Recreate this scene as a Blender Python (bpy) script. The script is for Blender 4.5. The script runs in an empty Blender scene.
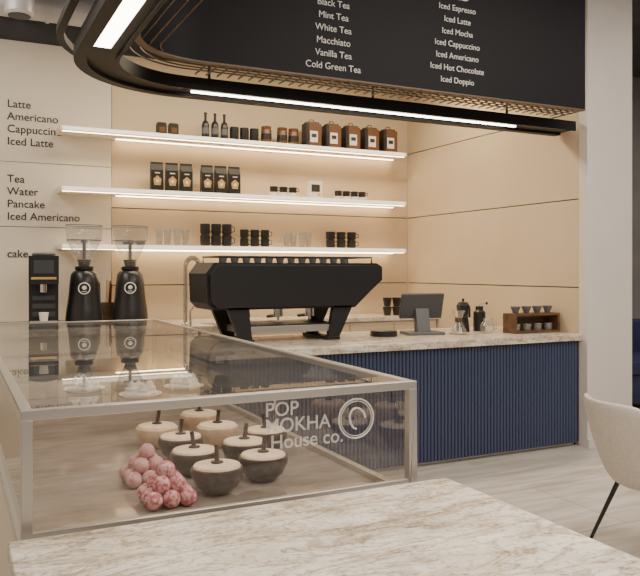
import bpy, bmesh, math, random
from mathutils import Vector, Matrix
random.seed(4)
S=bpy.context.scene
def link(o): S.collection.objects.link(o); return o
# ---------------------------------------------------------------- materials
def mat(name,col,rough=.5,metal=0,emit=None,es=0,spec=.5,coat=0):
    m=bpy.data.materials.new(name); m.use_nodes=True
    b=m.node_tree.nodes['Principled BSDF']
    b.inputs['Base Color'].default_value=(*col,1); b.inputs['Roughness'].default_value=rough
    b.inputs['Metallic'].default_value=metal; b.inputs['Specular IOR Level'].default_value=spec
    b.inputs['Coat Weight'].default_value=coat
    if emit: b.inputs['Emission Color'].default_value=(*emit,1); b.inputs['Emission Strength'].default_value=es
    return m
def noisy(m,c1,c2,scale=5,stretch=(1,1,1),detail=6,lo=.3,hi=.7,dist=0,bump=0,rot=(0,0,0)):
    nt=m.node_tree; N=nt.nodes; L=nt.links; b=N['Principled BSDF']
    tc=N.new('ShaderNodeTexCoord'); mp=N.new('ShaderNodeMapping'); mp.inputs['Scale'].default_value=stretch
    mp.inputs['Rotation'].default_value=rot
    n=N.new('ShaderNodeTexNoise'); n.inputs['Scale'].default_value=scale; n.inputs['Detail'].default_value=detail
    n.inputs['Distortion'].default_value=dist
    r=N.new('ShaderNodeValToRGB'); r.color_ramp.elements[0].position=lo; r.color_ramp.elements[1].position=hi
    r.color_ramp.elements[0].color=(*c1,1); r.color_ramp.elements[1].color=(*c2,1)
    L.new(tc.outputs['Object'],mp.inputs[0]); L.new(mp.outputs[0],n.inputs['Vector']); L.new(n.outputs[0],r.inputs[0])
    L.new(r.outputs[0],b.inputs['Base Color'])
    if bump:
        bp=N.new('ShaderNodeBump'); bp.inputs['Strength'].default_value=bump; bp.inputs['Distance'].default_value=.01
        L.new(n.outputs[0],bp.inputs['Height']); L.new(bp.outputs[0],b.inputs['Normal'])
    return m
def travertine(name,base,dark,light,rough=.25,rz=0.0,sc=1.0,vein=.8,str_=(1.7,4.2),vc=(.50,.43,.36)):
    m=mat(name,base,rough); nt=m.node_tree; N=nt.nodes; L=nt.links; b=N['Principled BSDF']
    tc=N.new('ShaderNodeTexCoord'); mp=N.new('ShaderNodeMapping'); mp.inputs['Rotation'].default_value=(0,0,rz); mp.inputs['Scale'].default_value=(str_[0]*sc,str_[1]*sc,str_[1]*sc)
    L.new(tc.outputs['Object'],mp.inputs[0])
    n1=N.new('ShaderNodeTexNoise'); n1.inputs['Scale'].default_value=2.0; n1.inputs['Detail'].default_value=12; n1.inputs['Roughness'].default_value=.72; n1.inputs['Distortion'].default_value=.5
    L.new(mp.outputs[0],n1.inputs['Vector'])
    r=N.new('ShaderNodeValToRGB'); e=r.color_ramp.elements
    e[0].position=.36; e[0].color=(*dark,1); e[1].position=.66; e[1].color=(*light,1)
    k=e.new(.46); k.color=(*base,1); k=e.new(.54); k.color=(*[x*.9 for x in light],1)
    L.new(n1.outputs[0],r.inputs[0])
    n2=N.new('ShaderNodeTexNoise'); n2.inputs['Scale'].default_value=2.2; n2.inputs['Detail'].default_value=12; n2.inputs['Roughness'].default_value=.7; n2.inputs['Distortion'].default_value=1.0
    L.new(mp.outputs[0],n2.inputs['Vector'])
    r2=N.new('ShaderNodeValToRGB'); e=r2.color_ramp.elements
    e[0].position=.45; e[0].color=(1,1,1,1); e[1].position=.54; e[1].color=(1,1,1,1)
    k=e.new(.495); k.color=(*vc,1)
    L.new(n2.outputs[0],r2.inputs[0])
    n3=N.new('ShaderNodeTexNoise'); n3.inputs['Scale'].default_value=55; n3.inputs['Detail'].default_value=4
    L.new(tc.outputs['Object'],n3.inputs['Vector'])
    r3=N.new('ShaderNodeValToRGB'); e=r3.color_ramp.elements; e[0].position=.34; e[0].color=(.62,.56,.48,1); e[1].position=.46; e[1].color=(1,1,1,1)
    L.new(n3.outputs[0],r3.inputs[0])
    mx=N.new('ShaderNodeMix'); mx.data_type='RGBA'; mx.blend_type='MULTIPLY'; mx.inputs[0].default_value=vein
    L.new(r.outputs[0],mx.inputs[6]); L.new(r2.outputs[0],mx.inputs[7])
    my=N.new('ShaderNodeMix'); my.data_type='RGBA'; my.blend_type='MULTIPLY'; my.inputs[0].default_value=.8
    L.new(mx.outputs[2],my.inputs[6]); L.new(r3.outputs[0],my.inputs[7])
    L.new(my.outputs[2],b.inputs['Base Color'])
    return m
def glass(name,tint=(1,1,1),ior=1.5,mul=1.0,haze=0):
    m=bpy.data.materials.new(name); m.use_nodes=True; nt=m.node_tree; N=nt.nodes; L=nt.links; N.clear()
    o=N.new('ShaderNodeOutputMaterial'); mx=N.new('ShaderNodeMixShader'); t=N.new('ShaderNodeBsdfTransparent'); g=N.new('ShaderNodeBsdfGlossy')
    t.inputs[0].default_value=(*tint,1); g.inputs['Roughness'].default_value=.01
    fr=N.new('ShaderNodeFresnel'); ge=N.new('ShaderNodeNewGeometry'); mr=N.new('ShaderNodeMapRange')
    mr.inputs['To Min'].default_value=ior; mr.inputs['To Max'].default_value=1/ior
    L.new(ge.outputs['Backfacing'],mr.inputs['Value']); L.new(mr.outputs[0],fr.inputs['IOR'])
    ml=N.new('ShaderNodeMath'); ml.operation='MULTIPLY'; ml.inputs[1].default_value=mul; ml.use_clamp=True
    L.new(fr.outputs[0],ml.inputs[0]); L.new(ml.outputs[0],mx.inputs[0]); L.new(t.outputs[0],mx.inputs[1]); L.new(g.outputs[0],mx.inputs[2])
    if haze:
        d=N.new('ShaderNodeBsdfDiffuse'); d.inputs[0].default_value=(.8,.78,.75,1); m2=N.new('ShaderNodeMixShader'); m2.inputs[0].default_value=haze
        L.new(mx.outputs[0],m2.inputs[1]); L.new(d.outputs[0],m2.inputs[2]); L.new(m2.outputs[0],o.inputs[0])
    else: L.new(mx.outputs[0],o.inputs[0])
    return m
M={}
M['wallbeige']=noisy(mat('beige_panel',(.62,.5,.36),.5),(.60,.475,.325),(.65,.525,.37),1.5)
M['wallwhite']=noisy(mat('white_panel',(.72,.66,.58),.55),(.71,.65,.56),(.76,.70,.61),1.2)
M['seam']=mat('seam_dark',(.05,.04,.035),.7)
M['plaster']=noisy(mat('pillar_plaster',(.68,.63,.58),.6),(.66,.61,.57),(.71,.66,.62),2)
M['greywall']=noisy(mat('grey_wall',(.25,.24,.25),.7),(.24,.22,.22),(.32,.29,.28),2)
M['ceil']=noisy(mat('dark_ceiling',(.06,.06,.065),.8),(.06,.06,.065),(.10,.10,.105),3)
M['duct']=mat('duct_metal',(.5,.5,.52),.4,.3)
M['black']=mat('matte_black',(.012,.012,.013),.45)
M['blacks']=mat('satin_black',(.02,.02,.022),.3)
M['board']=mat('charcoal_board',(.009,.009,.012),.6,spec=.25)
M['track']=mat('track_black',(.008,.008,.008),.5,spec=.3)
M['chrome']=mat('chrome',(.7,.7,.7),.15,1)
M['steel']=mat('brushed_steel',(.56,.53,.50),.32,.75)
M['navy']=mat('navy_flute',(.050,.066,.130),.35)
M['navyback']=mat('navy_back',(.010,.014,.035),.5)
M['sofa']=noisy(mat('navy_velvet',(.02,.03,.10),.8),(.012,.017,.05),(.025,.033,.09),8)
M['trav']=travertine('table_travertine',(.60,.52,.42),(.36,.30,.23),(.83,.77,.68),.18,rz=math.radians(14),sc=.9,vein=.9,str_=(1.5,4.6),vc=(.52,.46,.39))
M['trav2']=travertine('counter_travertine',(.66,.58,.47),(.46,.38,.30),(.81,.74,.64),.25,rz=.1,sc=.9,vein=.7)
M['cream']=mat('cream_lacquer',(.70,.63,.53),.4)
M['deck']=noisy(mat('case_deck_stone',(.3,.26,.22),.06),(.24,.20,.165),(.34,.29,.245),6,(1,3,1))
M['wshelf']=mat('shelf_white',(.85,.78,.68),.5)
M['led']=mat('led_warm',(1,.9,.75),.5,emit=(1,.76,.46),es=15)
M['ledw']=mat('led_white',(1,1,1),.5,emit=(1,.90,.74),es=14)
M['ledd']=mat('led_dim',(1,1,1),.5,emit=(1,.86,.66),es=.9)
M['glass']=glass('clear_glass',(.94,.92,.90),1.5,2.0)
M['glasst']=glass('clear_glass_top',(.95,.93,.91),1.5,1.18,haze=.03)
M['glass2']=glass('thin_glassware',(.86,.86,.86),1.5,1.5,haze=.12)
M['white']=mat('white_print',(.80,.79,.75),.5)
dm=mat('frosted_print',(.85,.80,.74),.6); dm.node_tree.nodes['Principled BSDF'].inputs['Alpha'].default_value=.5; M['decal']=dm
M['ink']=mat('dark_ink',(.03,.028,.025),.6)
M['brown']=mat('amber_brown',(.14,.06,.025),.35)
M['wood']=noisy(mat('walnut',(.16,.08,.04),.45),(.08,.04,.022),(.17,.09,.045),3,(1,8,8))
M['gold']=mat('gold_label',(.6,.4,.15),.4,.3)
M['pink']=noisy(mat('pink_glaze',(.75,.2,.3),.4),(.50,.09,.14),(.85,.50,.50),70,lo=.42,hi=.58)
M['pinkp']=noisy(mat('pale_pink_glaze',(.75,.4,.4),.4),(.45,.17,.18),(.70,.42,.40),60)
M['cream2']=noisy(mat('dessert_cream',(.85,.72,.5),.5),(.78,.60,.38),(.93,.80,.60),20)
M['choc']=noisy(mat('dark_shell',(.06,.035,.025),.35),(.018,.012,.010),(.09,.052,.034),30)
M['tan']=noisy(mat('light_shell',(.65,.45,.26),.5),(.58,.40,.25),(.80,.60,.41),25)
M['mer']=mat('meringue',(.86,.82,.76),.6)
M['chair']=noisy(mat('cream_fabric',(.62,.57,.5),.85),(.52,.47,.42),(.60,.55,.49),60)
M['bean']=mat('coffee_bean',(.08,.04,.02),.5)
M['bronze']=mat('grille_bronze',(.16,.11,.07),.5,.2)
M['screen']=mat('screen_back',(.05,.055,.065),.4)
M['grey']=mat('grey_plastic',(.13,.13,.14),.4)
fm=mat('pale_floor',(.5,.46,.42),.35); nt=fm.node_tree; N=nt.nodes; L=nt.links; b=N['Principled BSDF']
tc=N.new('ShaderNodeTexCoord'); br=N.new('ShaderNodeTexBrick'); br.inputs['Scale'].default_value=1; br.inputs['Brick Width'].default_value=2.4; br.inputs['Row Height'].default_value=.8
br.inputs['Mortar Size'].default_value=.004; br.inputs['Color1'].default_value=(.62,.56,.50,1); br.inputs['Color2'].default_value=(.56,.51,.45,1); br.inputs['Mortar'].default_value=(.3,.27,.24,1)
mp=N.new('ShaderNodeMapping'); mp.inputs['Scale'].default_value=(.8,6,1); no=N.new('ShaderNodeTexNoise'); no.inputs['Scale'].default_value=2.2; no.inputs['Detail'].default_value=8; no.inputs['Distortion'].default_value=.6
rr=N.new('ShaderNodeValToRGB'); rr.color_ramp.elements[0].position=.35; rr.color_ramp.elements[0].color=(.72,.69,.65,1); rr.color_ramp.elements[1].position=.65; rr.color_ramp.elements[1].color=(1,1,1,1)
mx=N.new('ShaderNodeMix'); mx.data_type='RGBA'; mx.blend_type='MULTIPLY'; mx.inputs[0].default_value=1
L.new(tc.outputs['Object'],br.inputs[0]); L.new(tc.outputs['Object'],mp.inputs[0]); L.new(mp.outputs[0],no.inputs['Vector']); L.new(no.outputs[0],rr.inputs[0])
L.new(br.outputs[0],mx.inputs[6]); L.new(rr.outputs[0],mx.inputs[7]); L.new(mx.outputs[2],b.inputs['Base Color'])
M['floor']=fm
# ---------------------------------------------------------------- mesh builder
class MB:
    def __init__(s): s.v=[]; s.f=[]; s.fm=[]; s.mats=[]
    def mi(s,m):
        if m not in s.mats: s.mats.append(m)
        return s.mats.index(m)
    def add(s,vs,fs,m):
        o=len(s.v); s.v+= [tuple(p) for p in vs]; i=s.mi(m)
        for f in fs: s.f.append([k+o for k in f]); s.fm.append(i)
    def box(s,x0,x1,y0,y1,z0,z1,m,rz=0,ry=0,rx=0):
        vs=[(x,y,z) for z in(z0,z1) for x,y in((x0,y0),(x1,y0),(x1,y1),(x0,y1))]
        if rz or ry or rx:
            c=Vector(((x0+x1)/2,(y0+y1)/2,(z0+z1)/2)); R=Matrix.Rotation(rz,3,'Z')@Matrix.Rotation(ry,3,'Y')@Matrix.Rotation(rx,3,'X')
            vs=[tuple(R@(Vector(p)-c)+c) for p in vs]
        s.add(vs,[(3,2,1,0),(4,5,6,7),(0,1,5,4),(1,2,6,5),(2,3,7,6),(3,0,4,7)],m)
    def hexa(s,b,t,m): s.add(list(b)+list(t),[(3,2,1,0),(4,5,6,7),(0,1,5,4),(1,2,6,5),(2,3,7,6),(3,0,4,7)],m)
    def prism(s,poly,axis,a0,a1,m):
        n=len(poly)
        def P(p,a): return (p[0],a,p[1]) if axis=='y' else ((a,p[0],p[1]) if axis=='x' else (p[0],p[1],a))
        vs=[P(p,a0) for p in poly]+[P(p,a1) for p in poly]
        s.add(vs,[list(range(n)),list(range(2*n-1,n-1,-1))]+[(i,i+n,(i+1)%n+n,(i+1)%n) for i in range(n)],m)
    def lathe(s,c,prof,m,seg=24,axis='z'):
        vs=[];n=len(prof)
        for r,z in prof:
            for k in range(seg):
                a=2*math.pi*k/seg; x,y=r*math.cos(a),r*math.sin(a)
                p=(x,y,z) if axis=='z' else ((x,z,y) if axis=='y' else (z,x,y))
                vs.append((c[0]+p[0],c[1]+p[1],c[2]+p[2]))
        fs=[(i*seg+k,i*seg+(k+1)%seg,(i+1)*seg+(k+1)%seg,(i+1)*seg+k) for i in range(n-1) for k in range(seg)]
        if prof[0][0]>1e-5: fs.append(list(range(seg-1,-1,-1)))
        if prof[-1][0]>1e-5: fs.append([(n-1)*seg+k for k in range(seg)])
        s.add(vs,fs,m)
    def shellr(s,c,prof,m,seg=32):
        vs=[];n=len(prof)
        for r,z in prof:
            for k in range(seg):
                a=2*math.pi*k/seg; vs.append((c[0]+r*math.cos(a),c[1]+r*math.sin(a),c[2]+z))
        s.add(vs,[(i*seg+k,i*seg+(k+1)%seg,(i+1)*seg+(k+1)%seg,(i+1)*seg+k) for i in range(n-1) for k in range(seg)],m)
    def cyl(s,c,r,h,m,seg=24,axis='z',r2=None): s.lathe(c,[(r,0),(r if r2 is None else r2,h)],m,seg,axis)
    def tube(s,pts,r,m,seg=8,closed=False):
        pts=[Vector(p) for p in pts]; n=len(pts); rs=r if isinstance(r,(list,tuple)) else [r]*n; vs=[]
        pn=None
        for i,p in enumerate(pts):
            a=pts[(i-1)%n] if (i or closed) else p; b_=pts[(i+1)%n] if (i<n-1 or closed) else p
            d=(b_-a).normalized()
            u=(pn-d*pn.dot(d)) if pn is not None else d.cross(Vector((0,0,1)) if abs(d.z)<.9 else Vector((1,0,0)))
            u.normalize(); pn=u; w=d.cross(u)
            for k in range(seg):
                t=2*math.pi*k/seg; vs.append(tuple(p+(u*math.cos(t)+w*math.sin(t))*rs[i]))
        fs=[(i*seg+k,i*seg+(k+1)%seg,((i+1)%n)*seg+(k+1)%seg,((i+1)%n)*seg+k) for i in range(n if closed else n-1) for k in range(seg)]
        if not closed: fs+= [list(range(seg-1,-1,-1)),[(n-1)*seg+k for k in range(seg)]]
        s.add(vs,fs,m)
    def sphere(s,c,r,m,sc=(1,1,1),seg=16,rings=10,jit=0):
        vs=[];
        for i in range(rings+1):
            th=math.pi*i/rings
            for k in range(seg):
                ph=2*math.pi*k/seg; q=r*(1+random.uniform(-jit,jit))
                vs.append((c[0]+q*sc[0]*math.sin(th)*math.cos(ph),c[1]+q*sc[1]*math.sin(th)*math.sin(ph),c[2]-q*sc[2]*math.cos(th)))
        s.add(vs,[(i*seg+k,i*seg+(k+1)%seg,(i+1)*seg+(k+1)%seg,(i+1)*seg+k) for i in range(rings) for k in range(seg)],m)
    def ribbon(s,path,oi,oo,z0,z1,m):
        n=len(path); I=[];O=[]
        for i,p in enumerate(path):
            a=path[max(i-1,0)]; b_=path[min(i+1,n-1)]; dx,dy=b_[0]-a[0],b_[1]-a[1]; l=math.hypot(dx,dy); nx,ny=-dy/l,dx/l
            I.append((p[0]+nx*oi,p[1]+ny*oi)); O.append((p[0]+nx*oo,p[1]+ny*oo))
        vs=[(*p,z0) for p in I]+[(*p,z0) for p in O]+[(*p,z1) for p in I]+[(*p,z1) for p in O]; fs=[]
        for i in range(n-1):
            fs+=[(i,i+1,n+i+1,n+i),(2*n+i,3*n+i,3*n+i+1,2*n+i+1),(i,2*n+i,2*n+i+1,i+1),(n+i,n+i+1,3*n+i+1,3*n+i)]
        fs+=[(0,n,3*n,2*n),(n-1,3*n-1,4*n-1,2*n-1)]
        s.add(vs,fs,m)
    def build(s,name,loc=(0,0,0),rz=0,bevel=0,seg=2,parent=None,angle=35,sub=0,solid=0):
        me=bpy.data.meshes.new(name); me.from_pydata(s.v,[],s.f)
        for m in s.mats: me.materials.append(m)
        me.polygons.foreach_set('material_index',s.fm); 
        bm=bmesh.new(); bm.from_mesh(me); bmesh.ops.remove_doubles(bm,verts=bm.verts,dist=1e-6); bmesh.ops.recalc_face_normals(bm,faces=bm.faces); bm.to_mesh(me); bm.free()
        me.polygons.foreach_set('use_smooth',[True]*len(me.polygons))
        if not sub: me.set_sharp_from_angle(angle=math.radians(angle))
        o=link(bpy.data.objects.new(name,me)); o.location=loc; o.rotation_euler=(0,0,rz)
        if solid: q=o.modifiers.new('sol','SOLIDIFY'); q.thickness=solid; q.offset=0
        if bevel: q=o.modifiers.new('bev','BEVEL'); q.width=bevel; q.segments=seg; q.limit_method='ANGLE'; q.angle_limit=math.radians(40); q.harden_normals=False
        if sub: q=o.modifiers.new('sub','SUBSURF'); q.levels=sub; q.render_levels=sub
        if parent: o.parent=parent
        return o
def text(name,body,loc,size,m,align='LEFT',line=1.0,parent=None,ext=.002,spacing=1.0,rz=0,off=0):
    c=bpy.data.curves.new(name,'FONT'); c.body=body; c.size=size; c.align_x=align; c.align_y='TOP_BASELINE'; c.space_line=line; c.extrude=ext; c.space_character=spacing; c.offset=off
    c.materials.append(m); o=link(bpy.data.objects.new(name,c)); o.location=loc; o.rotation_euler=(math.pi/2,0,rz)
    if parent: o.parent=parent
    return o
def area(name,loc,rot,sx,sy,p,col=(1,.86,.7)):
    l=bpy.data.lights.new(name,'AREA'); l.shape='RECTANGLE'; l.size=sx; l.size_y=sy; l.energy=p; l.color=col
    o=link(bpy.data.objects.new(name,l)); o.location=loc; o.rotation_euler=rot; return o
# ---------------------------------------------------------------- room shell
WX=4.84; WY=7.5; CZ=4.2
b=MB(); b.box(-3,10,-3,8,-.1,0,M['floor']); b.build('floor')
b=MB(); b.box(-3,10,-3,8,CZ,CZ+.1,M['ceil']); b.build('ceiling')
b=MB()
zs=[0,.60,1.35,2.11,2.86,3.62]; g=.005
for a,c in zip(zs[:-1],zs[1:]): b.box(1.42,WX,WY,WY+.1,a+g,c-g,M['wallbeige'])
b.box(-3,WX,WY+.03,WY+.2,0,3.62,M['seam']); b.box(-3,10,WY+.02,WY+.2,3.62,CZ,M['ceil'])
zw=[0,1.02,1.9,2.5,3.62]
for a,c in zip(zw[:-1],zw[1:]): b.box(-3,1.41,WY-.03,WY+.1,a+.003,c-.003,M['wallwhite'])
b.build('wall_back')
b=MB()
for a,c in zip(zs[:-1],zs[1:]): b.box(WX,WX+.04,4.80,WY-.005,a+g,c-g,M['wallbeige'])
b.box(WX+.015,WX+.5,4.8,WY,0,CZ,M['seam'])
b.build('wall_side')
b=MB(); b.box(4.83,5.36,4.70,4.80,0,CZ,M['plaster']); b.box(5.345,5.36,4.80,WY,0,CZ,M['plaster']); b.build('wall_pillar',bevel=.004)
b=MB(); b.box(5.36,10,WY,WY+.1,0,CZ,M['greywall']); b.build('wall_lounge')
b=MB(); b.box(10,10.1,-3,8,0,CZ,M['greywall']); b.build('wall_right')
b=MB(); b.box(-3.1,-3,-3,8,0,CZ,M['wallwhite']); b.build('wall_left')
b=MB(); b.box(-3,10,-3.1,-3,0,CZ,M['greywall']); b.build('wall_front')
b=MB(); b.box(4.83,5.37,4.685,4.70,0,.07,M['plaster']); b.build('baseboard_pillar')
b=MB()
b.cyl((-2.5,6.95,3.80),.13,7,M['duct'],24,'x')
for k in range(16): b.cyl((-2.4+k*.45,6.95,3.80),.14,.03,M['duct'],24,'x')
b.tube([(-2.9,6.3,3.82),(4.5,6.3,3.82)],.03,M['duct']); b.tube([(-2.9,6.1,3.9),(4.5,6.1,3.9)],.045,M['duct'])
b.tube([(.12,3.0,3.95),(.12,7.3,3.95)],.06,M['duct'])
for x in (-1.2,.75,3.0):
    for y in (6.3,6.95): b.cyl((x,y,3.8),.008,.4,M['black'],6)
b.build('ventilation_duct')
b=MB(); b.lathe((.49,6.35,3.50),[(0,0),(.09,0),(.11,.02),(.11,.22),(.02,.24),(.02,.70)],M['duct']); b.lathe((.49,6.35,3.494),[(0,0),(.085,0),(.085,.006)],M['black']); b.build('ceiling_speaker')
# ---------------------------------------------------------------- shelves + leds
for z in (2.82,2.27,1.74):
    b=MB(); b.box(.90,4.62,7.18,7.465,z-.045,z,M['wshelf']); b.box(1.43,4.62,7.46,WY,z-.045,z,M['wshelf'])
    b.box(.92,4.60,7.195,7.21,z-.049,z-.045,M['led']); b.box(1.45,4.60,7.43,7.455,z-.052,z-.045,M['led']); b.box(.92,4.60,7.172,7.18,z-.038,z-.006,M['ledd'])  # rear strip near the wall is added to wash the wall
    b.build('floating_shelf')
# ---------------------------------------------------------------- canopy
def arc(cx,cy,r,n=14): return [(cx-r*math.cos(math.pi/2*i/n),cy+r*math.sin(math.pi/2*i/n)) for i in range(n+1)]
pb=[(.92,1.5)]+arc(1.4,4.02,.48)+[(4.60,4.5)]
b=MB(); b.ribbon(pb,0,.04,2.795,3.95,M['board']); b.ribbon(pb,-.004,.044,2.785,2.795,M['bronze'])
for x,y in ((.94,2.2),(1.6,4.52),(3,4.52),(4.3,4.52)): b.cyl((x,y,3.95),.012,.25,M['black'],8)
board=b.build('menu_board')
text('drinks_lettering',"Black Tea\nMint Tea\nWhite Tea\nMacchiato\nVanilla Tea\nCold Green Tea",(2.315,4.497,3.272),.063,M['white'],'CENTER',1.35,board)
text('iced_lettering',"Iced Espresso\nIced Latte\nIced Mocha\nIced Cappuccino\nIced Americano\nIced Hot Chocolate\nIced Doppio",(3.335,4.497,3.395),.060,M['white'],'CENTER',1.47,board)
text('heading_lettering',"ICED",(3.335,4.497,3.48),.10,M['white'],'CENTER',1,board)
text('heading_tea_lettering',"TEA",(2.315,4.497,3.37),.10,M['white'],'CENTER',1,board)
pt=[(.76,1.5)]+arc(1.4,4.26,.64)+[(4.80,4.9)]
b=MB(); b.ribbon(pt,.08,.15,2.68,2.76,M['track']); b.ribbon(pt,-.09,.14,2.70,2.73,M['track']); b.ribbon(pt,-.10,-.08,2.69,2.77,M['track'])
b.ribbon([(.73,1.5),(.73,4.12)],-.045,.05,2.69,2.70,M['ledw']); b.ribbon([(1.45,4.9),(4.22,4.9)],-.012,.012,2.69,2.70,M['ledw'])
b.ribbon(pt,.20,.24,2.80,2.84,M['track'])
for x,y in ((.68,2.2),(.68,3.8),(1.6,4.98),(2.9,4.98),(4.2,4.98)): b.cyl((x,y,2.7),.01,1.5,M['black'],8)
b.build('pendant_track_light')
b=MB()
pg=[(.76,2.5)]+arc(1.4,4.26,.64)+[(4.62,4.9)]
for o in (-.33,-.27,-.21,-.15): b.ribbon(pg,o-.003,o+.003,2.80,2.808,M['bronze'])
x=1.45
while x<4.6: b.box(x,x+.006,4.545,4.82,2.79,2.80,M['bronze']); x+=.075
y=2.5
while y<4.0: b.box(.66,.88,y,y+.006,2.79,2.80,M['bronze']); y+=.075
b.build('canopy_grille',parent=board)
# ---------------------------------------------------------------- wall lettering
text('wall_menu_lettering',"Latte\nAmericano\nCappuccino\nIced Latte\n\n \nTea\nWater\nPancake\nIced Americano\n\n \ncake",(.470,7.468,3.0),.101,M['ink'],'LEFT',1.141,off=.0006)
# ---------------------------------------------------------------- counters
b=MB()
b.box(1.54,4.825,4.80,5.80,.03,.90,M['navyback']); b.box(1.56,4.8,4.83,5.78,0,.03,M['steel'])
x=1.56
while x<4.815:
    b.lathe((x,4.80,.03),[(.0125,0),(.0125,.87)],M['navy'],10); x+=.032
b.build('fluted_counter')
b=MB(); b.box(1.53,4.835,4.755,5.84,.90,.955,M['trav2']); b.build('counter_top',bevel=.004)
b=MB()
b.box(-1.2,2.1,6.46,7.465,0,.96,M['cream']); b.box(1.45,2.1,7.465,7.495,0,.96,M['cream']); b.box(2.1,4.83,6.9,7.495,0,.96,M['cream'])
for k in range(5): b.box(2.12+k*.54,2.12+k*.54+.525,6.885,6.9,.08,.93,M['wallbeige'])
b.box(-1.22,2.12,6.44,7.465,.96,1.0,M['trav2']); b.box(2.12,4.835,6.87,7.495,.96,1.0,M['trav2'])
b.build('back_counter')
# ---------------------------------------------------------------- display case
DX0,DX1,DY0,DY1,DZ=.18,1.512,2.28,6.12,1.10; F=.032
b=MB()
b.box(DX0,DX1,DY0,DY1,0,.66,M['cream'])
for z0,z1 in ((.66,.70),(DZ-.028,DZ)):
    b.box(DX0,DX1,DY0,DY0+F,z0,z1,M['steel']); b.box(DX0,DX1,DY1-F,DY1,z0,z1,M['steel'])
    b.box(DX0,DX0+F,DY0+F,DY1-F,z0,z1,M['steel']); b.box(DX1-F,DX1,DY0+F,DY1-F,z0,z1,M['steel'])
b.box(DX0+F,DX1-F,DY0,DY0+.02,.70,.75,M['steel'])
for x in (DX0,DX1-F):
    for y in (DY0,DY1-F): b.box(x,x+F,y,y+F,.70,DZ-.028,M['steel'])
case=b.build('display_case',bevel=.002)
b=MB()
G=M['glass']
b.add([(DX0+F,DY0+F,DZ-.004),(DX1-F,DY0+F,DZ-.004),(DX1-F,DY1-F,DZ-.004),(DX0+F,DY1-F,DZ-.004)],[(0,1,2,3)],M['glasst'])
b.add([(DX0+F,DY0+.012,.69),(DX1-F,DY0+.012,.69),(DX1-F,DY0+.012,DZ-.03),(DX0+F,DY0+.012,DZ-.03)],[(0,1,2,3)],G)
for x in (DX0+.015,DX1-.015): b.add([(x,DY0+F,.69),(x,DY1-F,.69),(x,DY1-F,DZ-.03),(x,DY0+F,DZ-.03)],[(0,1,2,3)],G)
b.build('glass_panes',parent=case)
b=MB(); b.box(DX0+F,DX1-F,DY0+F,DY1-F,.66,.68,M['deck']); b.build('case_deck',parent=case)
b=MB(); b.add([(DX0+.06,3.45,.88),(DX1-.06,3.45,.88),(DX1-.06,5.9,.88),(DX0+.06,5.9,.88)],[(0,1,2,3)],G)
for x in (DX0+.06,DX1-.06):
    for y in (3.46,4.7,5.88): b.cyl((x,y,.68),.008,.20,M['chrome'],8)
b.build('glass_shelf',parent=case)
text('glass_lettering',"POP\nMOKHA\n House co.",(.925,DY0+.008,1.018),.066,M['decal'],'LEFT',.82,case,ext=0,off=.0006)
b=MB()
for R,r in ((.068,.003),(.060,.0015)): b.tube([(1.265+R*math.cos(a*math.pi/18),DY0+.006,.985+R*math.sin(a*math.pi/18)) for a in range(36)],r,M['decal'],6,True)
b.tube([(1.265+.036*math.cos(a*math.pi/10)*(1-a*.03),DY0+.006,.985+.036*math.sin(a*math.pi/10)) for a in range(16)],.004,M['decal'],6)
b.build('glass_logo',parent=case)
# desserts
def bowl(x,y,r,z,m,name):
    b=MB(); pr=[(0,0),(r*.45,0),(r*.8,r*.3),(r,r*.75),(r*.97,r*.95),(r*.85,r*1.0)]
    b.lathe((0,0,0),pr+[(0,r*1.0)],m,28)
    b.lathe((0,0,0),[(r*.90,r*.98),(r*.86,r*1.05),(r*.4,r*1.10),(0,r*1.11)],M['cream2'],24)
    b.lathe((0,0,0),[(0,r*1.09),(r*.24,r*1.12),(r*.22,r*1.17),(0,r*1.2)],M['choc'],16)
    b.tube([(0,0,r*1.1),(.006,0,r*1.35),(.012,0,r*1.75)],.009,M['choc'],8)
    b.build(name,loc=(x,y,z),rz=random.random()*6)
for x,y,m in ((.885,2.66,'choc'),(1.10,2.74,'choc'),(.88,2.93,'choc'),(.90,3.20,'choc'),(1.115,2.99,'choc'),(1.28,3.16,'choc'),(.86,3.46,'tan'),(1.12,3.36,'tan'),(1.13,3.68,'tan')):
    bowl(x,y,.098,.68,M[m],'coconut_dessert')
def pops(x0,y0,rows,m,name):
    b=MB(); r=.031
    for L_,n in enumerate(rows):
        for i in range(n):
            for j in range(n):
                b.sphere(((i-(n-1)/2)*.059+random.uniform(-.004,.004),(j-(n-1)/2)*.059,r+L_*.044),r,m,(1,1,1),18,12,.03)
    b.build(name,loc=(x0,y0,.68))
pops(.685,2.61,(3,2,1),M['pink'],'cake_pops'); pops(.68,2.90,(3,2,1),M['pinkp'],'cake_pops')
def mer(b,x,y,z,s=1):
    p=[]
    for i in range(13):
        t=i/12; p.append((s*.05*(1-t)**.7*(1+.12*math.sin(t*18)),s*.085*t))
    b.lathe((x,y,z),p,M['mer'],18)
for x,y in ((.84,3.70),(1.10,3.85),(.62,4.0)):
    b=MB(); b.lathe((0,0,0),[(0,0),(.07,0),(.10,.012),(.104,.016),(.07,.01),(0,.01)],M['white'],28)
    for i in range(4): a=i*math.pi*.5; mer(b,.045*math.cos(a),.045*math.sin(a),.012,random.uniform(.7,.85))
    b.build('meringue_plate',loc=(x,y,.88))
# ---------------------------------------------------------------- table
b=MB(); b.box(.14,1.59,1.12,2.21,.715,.76,M['trav']); b.box(.45,1.3,1.45,1.95,.03,.715,M['cream']); b.box(.38,1.37,1.38,2.02,0,.03,M['cream'])
b.build('marble_table',bevel=.004)
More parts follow.
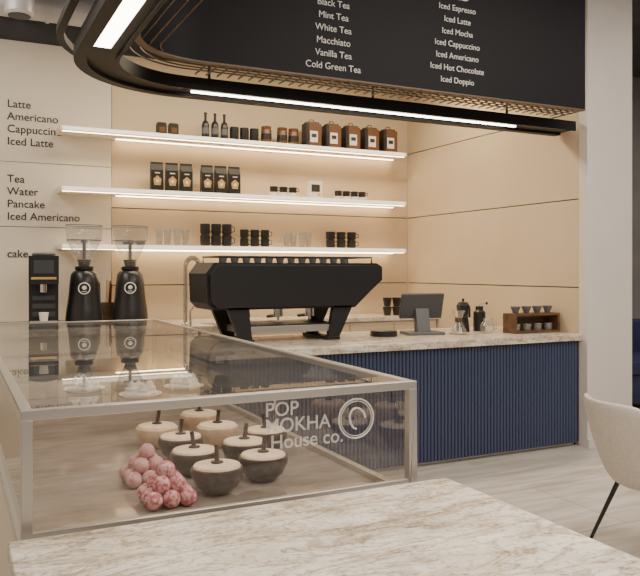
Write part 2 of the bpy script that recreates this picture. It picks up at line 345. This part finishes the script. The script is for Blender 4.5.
# ---------------------------------------------------------------- chair
def shell_chair(name,loc,rz):
    root=link(bpy.data.objects.new(name,None)); root.location=loc; root.rotation_euler=(0,0,rz)
    b=MB(); n=32; rows=9; vs=[]
    for j in range(rows):
        t=j/(rows-1)
        for k in range(n):
            ph=2*math.pi*k/n; c=-math.cos(ph)
            w=max(0,min(1,(c+.35)/1.15)); w=w*w*(3-2*w); top=.50+.33*w
            if t<.4: q=t/.4; rr=.02+.20*q; z=.36+.02*q*q
            else: q=(t-.4)/.6; rr=.22+.07*math.sin(q*math.pi/2)+.035*q*w; z=.38+(top-.38)*q
            vs.append((rr*math.cos(ph)*1.0-(.05*w*(t>.4)*(t-.4)),rr*math.sin(ph)*1.02,z))
    fs=[(i*n+k,i*n+(k+1)%n,(i+1)*n+(k+1)%n,(i+1)*n+k) for i in range(rows-1) for k in range(n)]+[list(range(n))]
    b.add(vs,fs,M['chair']); b.build('shell',parent=root,solid=.03,sub=1)
    b=MB(); b.lathe((0.01,0,.39),[(0,0),(.2,0),(.235,.03),(.23,.07),(.19,.09),(0,.095)],M['chair'],28); b.build('cushion',parent=root)
    b=MB()
    for sx,sy in ((1,1),(1,-1),(-1,1),(-1,-1)): b.tube([(sx*.12,sy*.12,.385),(sx*.24,sy*.23,0)],[.014,.009],M['black'],10)
    b.tube([(.12,.12,.37),(-.12,.12,.37),(-.12,-.12,.37),(.12,-.12,.37)],.01,M['black'],8,True)
    b.build('legs',parent=root)
shell_chair('dining_chair',(3.36,2.80,0),math.radians(-15))
# ---------------------------------------------------------------- sofa
b=MB(); b.box(0,2.2,0,.85,.12,.42,M['sofa']); b.box(0,2.2,.62,.9,.3,.92,M['sofa']); b.box(-.2,0,0,.9,.1,.66,M['sofa']); b.box(2.2,2.4,0,.9,.1,.66,M['sofa'])
b.box(.02,1.09,-.02,.62,.42,.56,M['sofa']); b.box(1.11,2.18,-.02,.62,.42,.56,M['sofa'])
for x in (-.1,2.3):
    for y in (.1,.8): b.cyl((x,y,0),.02,.12,M['black'],10)
b.build('blue_sofa',loc=(6.1,5.5,0),bevel=.05,seg=4)
# ---------------------------------------------------------------- espresso machine
b=MB(); K=M['black']
f=[(0.03,.25),(-.02,.30),(-.03,.52),(.03,.60),(1.40,.60),(1.45,.57),(1.45,.47),(1.20,.25)]
b.prism(f,'y',.06,.5,K)
b.prism([(x*.97+.02,(z-.42)*.9+.42) for x,z in f],'y',.02,.06,M['blacks'])
b.prism([(x*.97+.02,(z-.42)*.9+.42) for x,z in f],'y',.5,.56,M['blacks'])
for x,s_ in ((.20,-1),(1.08,1)):
    for y in (.08,.46):
        b.hexa([(x-.08*s_-.04,y-.02,0),(x-.08*s_+.05,y-.02,0),(x-.08*s_+.05,y+.03,0),(x-.08*s_-.04,y+.03,0)],[(x-.07,y-.02,.27),(x+.10,y-.02,.27),(x+.10,y+.03,.27),(x-.07,y+.03,.27)],K)
    b.box(x-.08*s_-.05,x-.08*s_+.06,.05,.52,0,.025,K)
b.box(.26,1.08,.08,.60,.07,.12,M['steel']); b.box(.28,1.06,.1,.58,.12,.13,K)
for x in (.40,.68,.96):
    b.cyl((x,.40,.17),.038,.09,M['chrome'],20); b.tube([(x,.42,.18),(x,.62,.16)],.014,K,10); b.tube([(x,.4,.17),(x,.4,.14)],.012,M['chrome'],8)
for y in (.08,.48): b.tube([(.08,y,.60),(.08,y,.645),(1.36,y,.645),(1.36,y,.60)],.007,M['blacks'],8)
for x in (.08,1.36): b.tube([(x,.08,.645),(x,.48,.645)],.007,M['blacks'],8)
for i in range(12):
    b.lathe((.18+i*.095,.3,.6),[(0,0),(.025,0),(.034,.035),(.031,.035),(.022,.006),(0,.006)],M['grey'],16)
b.tube([(.04,.50,.3),(.0,.56,.22),(.01,.58,.06)],.008,M['chrome'],8)
b.build('espresso_machine',loc=(1.69,5.18,.955),bevel=.012,seg=3)
# ---------------------------------------------------------------- grinders
def ring(b,c,R,r,m,n=28): b.tube([(c[0]+R*math.cos(2*math.pi*a/n),c[1],c[2]+R*math.sin(2*math.pi*a/n)) for a in range(n)],r,m,6,True)
def grinder(x,y,rz):
    b=MB(); 
    b.lathe((0,0,0),[(0,0),(.155,0),(.16,.02),(.16,.08),(.150,.16),(.135,.26),(.125,.38),(.115,.46),(.09,.49),(0,.50)],M['blacks'],32)
    b.box(-.05,.05,.06,.2,.1,.43,M['blacks'])
    b.lathe((0,0,0),[(.065,.49),(.08,.505),(.08,.53),(.05,.54)],M['blacks'],28)
    b.shellr((0,0,0),[(.05,.53),(.055,.57),(.10,.66),(.150,.76),(.158,.89)],M['glass2'],32)
    b.lathe((0,0,0),[(0,.54),(.045,.54),(.052,.575),(.06,.59),(0,.60)],M['bean'],24)
    b.lathe((0,0,0),[(.015,.60),(.015,.74),(.03,.75),(.03,.765),(0,.77)],M['grey'],14)
    for R,z in ((.158,.895),(.151,.765),(.056,.575)): b.tube([(R*math.cos(k*math.pi/18),R*math.sin(k*math.pi/18),z) for k in range(36)],.004,M['grey'],6,True)
    ring(b,(0,-.138,.34),.048,.005,M['white']); b.sphere((0,-.138,.345),.020,M['white'],(1,.2,.9),12,8); b.box(-.02,.02,-.145,-.137,.31,.315,M['white'])
    b.build('coffee_grinder',loc=(x,y,1.0),rz=rz)
grinder(1.07,6.92,-.15); grinder(1.47,6.90,-.2)
b=MB(); b.box(-.12,.12,-.12,.22,0,.06,M['blacks']); b.box(-.12,.12,.02,.22,.06,.62,M['blacks']); b.box(-.12,.12,-.13,.02,.38,.62,M['blacks'])
b.box(-.08,.08,-.137,-.13,.47,.58,M['screen']); b.cyl((0,-.05,.31),.03,.07,M['chrome'],16); b.lathe((0,-.05,.06),[(0,0),(.03,0),(.04,.08),(.036,.08),(0,.01)],M['white'],16)
b.box(-.1,.1,-.134,-.13,.42,.44,M['gold']); b.box(-.11,.11,-.115,.01,.058,.066,M['steel']); b.lathe((0,.08,.62),[(.09,0),(.1,.015),(.09,.03),(0,.033)],M['grey'],24)
for z in (.1,.17,.24): b.box(-.09,.09,.013,.02,z,z+.04,M['screen'])
b.build('coffee_machine',loc=(.72,6.82,1.0),rz=-.1,bevel=.008)
b=MB(); b.box(-.1,.1,-.07,.07,0,.20,M['wood'])
for i in range(9): x=random.uniform(-.08,.08); y=random.uniform(-.04,.04); b.tube([(x,y,.15),(x*1.2,y*1.4,.38+random.uniform(-.03,.05))],.007,M['tan' if i%2 else 'brown'],6)
b.build('stirrer_caddy',loc=(1.27,7.15,1.0))
# spring tap
b=MB(); b.lathe((0,0,0),[(0,0),(.035,0),(.035,.02),(.018,.03),(.018,.12),(0,.12)],M['chrome'],20)
P=[(0,0,.1),(0,0,.52)]+[(0+.09-.09*math.cos(a),0,.52+.09*math.sin(a)) for a in [math.pi*k/10 for k in range(11)]]+[(.18,0,.3)]
b.tube(P,.008,M['chrome'],8)
hx=[]
for k in range(400):
    t=k/399; a=t*2*math.pi*32
    if t<.6: c=Vector((0,0,.12+.40*t/.6)); u=Vector((1,0,0))
    else: q=(t-.6)/.4*math.pi; c=Vector((.09-.09*math.cos(q),0,.52+.09*math.sin(q))); u=Vector((math.cos(q),0,-math.sin(q)))
    hx.append(c+u*.02*math.cos(a)+Vector((0,1,0))*.02*math.sin(a))
b.tube(hx,.004,M['grey'],5); b.cyl((.18,0,.22),.018,.1,M['black'],14,r2=.014); b.tube([(0,0,.24),(.18,0,.24)],.006,M['chrome'],6)
b.build('spring_tap',loc=(1.90,6.6,1.0),rz=.5)
# ---------------------------------------------------------------- items on marble counter
ZC=.955
b=MB(); b.box(-.16,.16,-.12,.12,0,.025,M['grey']); b.prism([(-.05,.02),(.03,.02),(.06,.22),(.0,.22)],'x',-.06,.06,M['grey']); b.box(-.19,.19,.0,.03,.13,.35,M['screen'],rx=math.radians(18))
b.build('point_of_sale_terminal',loc=(3.60,5.35,ZC),rz=math.radians(-12),bevel=.005)
b=MB(); b.lathe((0,0,0),[(0,0),(.11,0),(.115,.01),(.11,.045),(0,.05)],M['blacks'],28); b.build('tamping_mat',loc=(3.22,5.35,ZC))
b=MB(); b.lathe((0,0,0),[(0,0),(.062,0),(.05,.10),(.045,.12),(.055,.125),(.045,.14),(.062,.23),(.04,.26),(.01,.265),(.012,.29),(0,.295)],M['blacks'],8); b.tube([(.055,0,.22),(.11,0,.22),(.115,0,.12)],.01,K,8); b.prism([(-.055,.20),(-.055,.235),(-.085,.235)],'y',-.015,.015,M['blacks']); b.build('moka_pot',loc=(4.08,5.42,ZC),rz=.4)
b=MB(); b.lathe((0,0,0),[(.07,0),(.075,.02),(.02,.12),(.06,.20)],M['glass2'],24); b.lathe((0,0,0),[(.03,.10),(.03,.14),(.022,.14),(.022,.10),(.03,.10)],M['wood'],20); b.build('pour_over_carafe',loc=(3.88,5.22,ZC))
b=MB(); b.lathe((0,0,0),[(0,0),(.055,0),(.055,.17),(.035,.19),(.035,.22),(0,.22)],M['blacks'],20); b.tube([(0,0,.22),(0,0,.24),(.08,0,.24)],.006,M['chrome'],8); b.sphere((.08,0,.245),.013,K); b.build('hand_grinder',loc=(4.26,5.42,ZC))
b=MB(); b.lathe((0,0,0),[(0,0),(.03,0),(.06,.03),(.062,.07),(.035,.11),(.045,.13)],M['glass2'],24); b.tube([(.05,0,.10),(.1,0,.09),(.09,0,.03),(.06,0,.03)],.006,M['glass2'],8); b.build('glass_server',loc=(4.16,5.18,ZC))
b=MB(); W=M['wood']; b.box(0,.50,0,.16,0,.02,W); b.box(0,.02,0,.16,.02,.17,W); b.box(.48,.50,0,.16,.02,.17,W); b.box(.02,.48,0,.16,.15,.17,W); b.box(.02,.48,.14,.16,.02,.15,W)
for i in range(4):
    x=.07+i*.12; b.lathe((x,.08,.17),[(0,0),(.022,0),(.045,.06),(.042,.06),(.02,.004),(0,.004)],M['grey'],18)
    b.lathe((x,.07,.02),[(0,0),(.03,0),(.038,.06),(.035,.06),(.028,.005),(0,.005)],M['glass2'],18)
b.build('wooden_cup_rack',loc=(4.31,5.0,ZC),bevel=.002)
b=MB()
for i in range(3):
    for j in range(2): b.lathe((i*.12,0,j*.10),[(0,0),(.035,0),(.052,.095),(.048,.095),(.03,.005),(0,.005)],K,20)
b.build('takeaway_cups',loc=(4.32,7.1,1.0))
# ---------------------------------------------------------------- shelf goods
def cupstack(n,dx,levels,x,z,m,r=.045,h=.11,name='stacked_cups',handle=True,y=7.32):
    b=MB()
    for i in range(n):
        for j in range(levels):
            b.lathe((i*dx,0,j*h),[(0,0),(r*.8,0),(r,h*.2),(r,h*.97),(r*.9,h*.97),(r*.85,h*.1),(0,h*.1)],m,20)
            if handle: b.tube([(i*dx+r*.9,-.01,j*h+h*.8),(i*dx+r*1.5,-.02,j*h+h*.7),(i*dx+r*1.5,-.02,j*h+h*.35),(i*dx+r*.9,-.01,j*h+h*.25)],.005,m,6)
    b.build(name,loc=(x,y,z))
def bag(x,z):
    b=MB(); w,d,h=.06,.04,.29
    b.hexa([(-w,-d,0),(w,-d,0),(w,d,0),(-w,d,0)],[(-w,-d*.9,h*.72),(w,-d*.9,h*.72),(w,d*.9,h*.72),(-w,d*.9,h*.72)],K)
    b.hexa([(-w,-d*.9,h*.72),(w,-d*.9,h*.72),(w,d*.9,h*.72),(-w,d*.9,h*.72)],[(-w,-.006,h*.93),(w,-.006,h*.93),(w,.006,h*.93),(-w,.006,h*.93)],K)
    b.box(-w,w,-.006,.006,h*.93,h,K)
    b.prism([(-.03,.06),(.03,.06),(.04,.12),(0,.155),(-.04,.12)],'y',-d-.003,-d+.002,M['gold']); b.lathe((0,-d-.006,.10),[(0,0),(.016,0),(.016,.004)],M['white'],16,'y'); b.box(-.025,.025,-d-.003,-d+.002,.175,.185,M['white'])
    b.build('coffee_bag',loc=(x,7.33,z),bevel=.004,rz=-.05)
for x in (1.82,1.97,2.115,2.33,2.475,2.62): bag(x,2.27)
for x in (2.31,2.41,2.51):
    b=MB(); b.lathe((0,0,0),[(0,0),(.036,0),(.038,.01),(.038,.14),(.03,.17),(.013,.19),(.013,.25),(.016,.25),(.016,.265),(0,.265)],M['blacks'],20); b.lathe((0,0,0),[(.0385,.05),(.0388,.05),(.0388,.11),(.0385,.11)],M['grey'],20); b.build('syrup_bottle',loc=(x,7.31,2.82))
for x in (1.86,1.98):
    b=MB(); b.box(-.045,.045,-.04,.04,0,.11,K); b.box(-.04,.04,-.035,.035,.11,.125,K); b.box(-.03,.03,-.042,-.04,.03,.08,M['brown']); b.build('tea_tin',loc=(x,7.31,2.82),bevel=.004)
cupstack(3,.11,1,2.62,2.82,K,.046,.15,'black_canister',False)
for x in (3.0,3.18,3.31):
    b=MB(); b.lathe((0,0,0),[(0,0),(.052,0),(.055,.01),(.055,.14),(.05,.15),(.052,.155),(.052,.18),(0,.185)],M['brown'],24); b.lathe((0,0,0),[(.056,.04),(.0565,.04),(.0565,.1),(.056,.1)],K,24); b.build('coffee_jar',loc=(x-.03,7.31,2.82))
for i in range(5):
    x=3.50+i*.24
    b=MB(); b.box(-.09,.09,-.06,.06,0,.25 ,M['brown']); b.box(-.09,-.055,-.062,.06,0,.252,K); b.box(-.07,.07,-.05,.05,.25,.27,M['wood']); b.box(-.045,.045,-.065,-.06,.05,.17,M['white']); b.box(-.03,.03,-.067,-.065,.10,.14,M['ink']); b.tube([(-.03,0,.27),(-.02,0,.30),(.02,0,.30),(.03,0,.27)],.006,M['brown'],8)
    b.build('coffee_gift_box',loc=(x,7.32,2.82),bevel=.005)
cupstack(3,.11,1,3.05,2.27,M['white'],.042,.05,'espresso_cups'); cupstack(3,.11,1,3.06,2.32,K,.042,.06,'espresso_cups')
b=MB(); b.box(-.08,.08,-.02,.02,0,.19,M['white']); b.box(-.05,.05,-.023,-.02,.07,.15,M['ink']); b.box(.02,.06,-.022,-.02,.03,.05,M['gold']); b.build('price_card_box',loc=(3.53,7.3,2.27))
cupstack(4,.1,1,3.82,2.27,M['white'],.04,.04,'espresso_cups'); cupstack(4,.1,1,3.825,2.31,K,.04,.06,'espresso_cups')
def glasses(x,n):
    b=MB()
    for i in range(n): b.lathe((i*.09,(i%2)*.04,0),[(0,.006),(0,0),(.028,0),(.04,.16),(.037,.16),(.026,.01),(0,.01)],M['glass2'],20)
    b.build('drinking_glasses',loc=(x,7.3,1.74))
glasses(1.84,4); glasses(3.2,4)
cupstack(3,.115,2,2.31,1.74,K,.05,.115); cupstack(3,.115,2,2.73,1.74,K,.045,.09); cupstack(3,.13,2,3.73,1.74,K,.05,.09)
b=MB(); b.box(-.1,.1,-.06,.06,0,.03,K); b.box(-.09,.09,-.05,.05,.03,.05,M['tan']); b.build('serving_tray',loc=(1.6,7.32,1.74))
# ---------------------------------------------------------------- lights
area('fill_light_table',(1.6,.3,3.6),(0,0,0),2.5,1.6,140,(1,.93,.83))  # added soft area light above the table, no panel modelled
area('fill_light_hall',(4.2,1.8,4.1),(0,0,0),3,2.5,205,(1,.90,.78))  # added fill for the open floor, not a fixture
area('fill_light_bar',(2.9,6.1,3.7),(0,0,0),3.4,.5,105,(1,.81,.56))  # added warm fill over the bar, no lamp body
area('fill_light_left',(-1.2,5.0,4.1),(0,0,0),1.5,3,100,(1,.89,.76))  # added fill for the left side, no panel there
area('fill_light_ducts',(-.3,5.2,3.2),(math.radians(180-35),0,0),1.2,.2,18,(1,.9,.78))  # added upward fill to lift ceiling and ducts, no cove
area('fill_light_lounge',(7.5,4.5,4.1),(0,0,0),2,2,60,(1,.92,.86))  # added fill for the lounge behind the pillar, no fixture
w=bpy.data.worlds.new('World'); S.world=w; w.use_nodes=True; w.node_tree.nodes['Background'].inputs[0].default_value=(.8,.85,1,1); w.node_tree.nodes['Background'].inputs[1].default_value=.3
# ---------------------------------------------------------------- camera
c=bpy.data.cameras.new('camera'); co=link(bpy.data.objects.new('camera',c)); co.location=(0,0,1.5); co.rotation_euler=(math.pi/2,0,math.radians(-26.2))
c.sensor_width=36; c.lens=752/640*36; c.shift_y=-18/640; c.clip_start=.05; S.camera=co
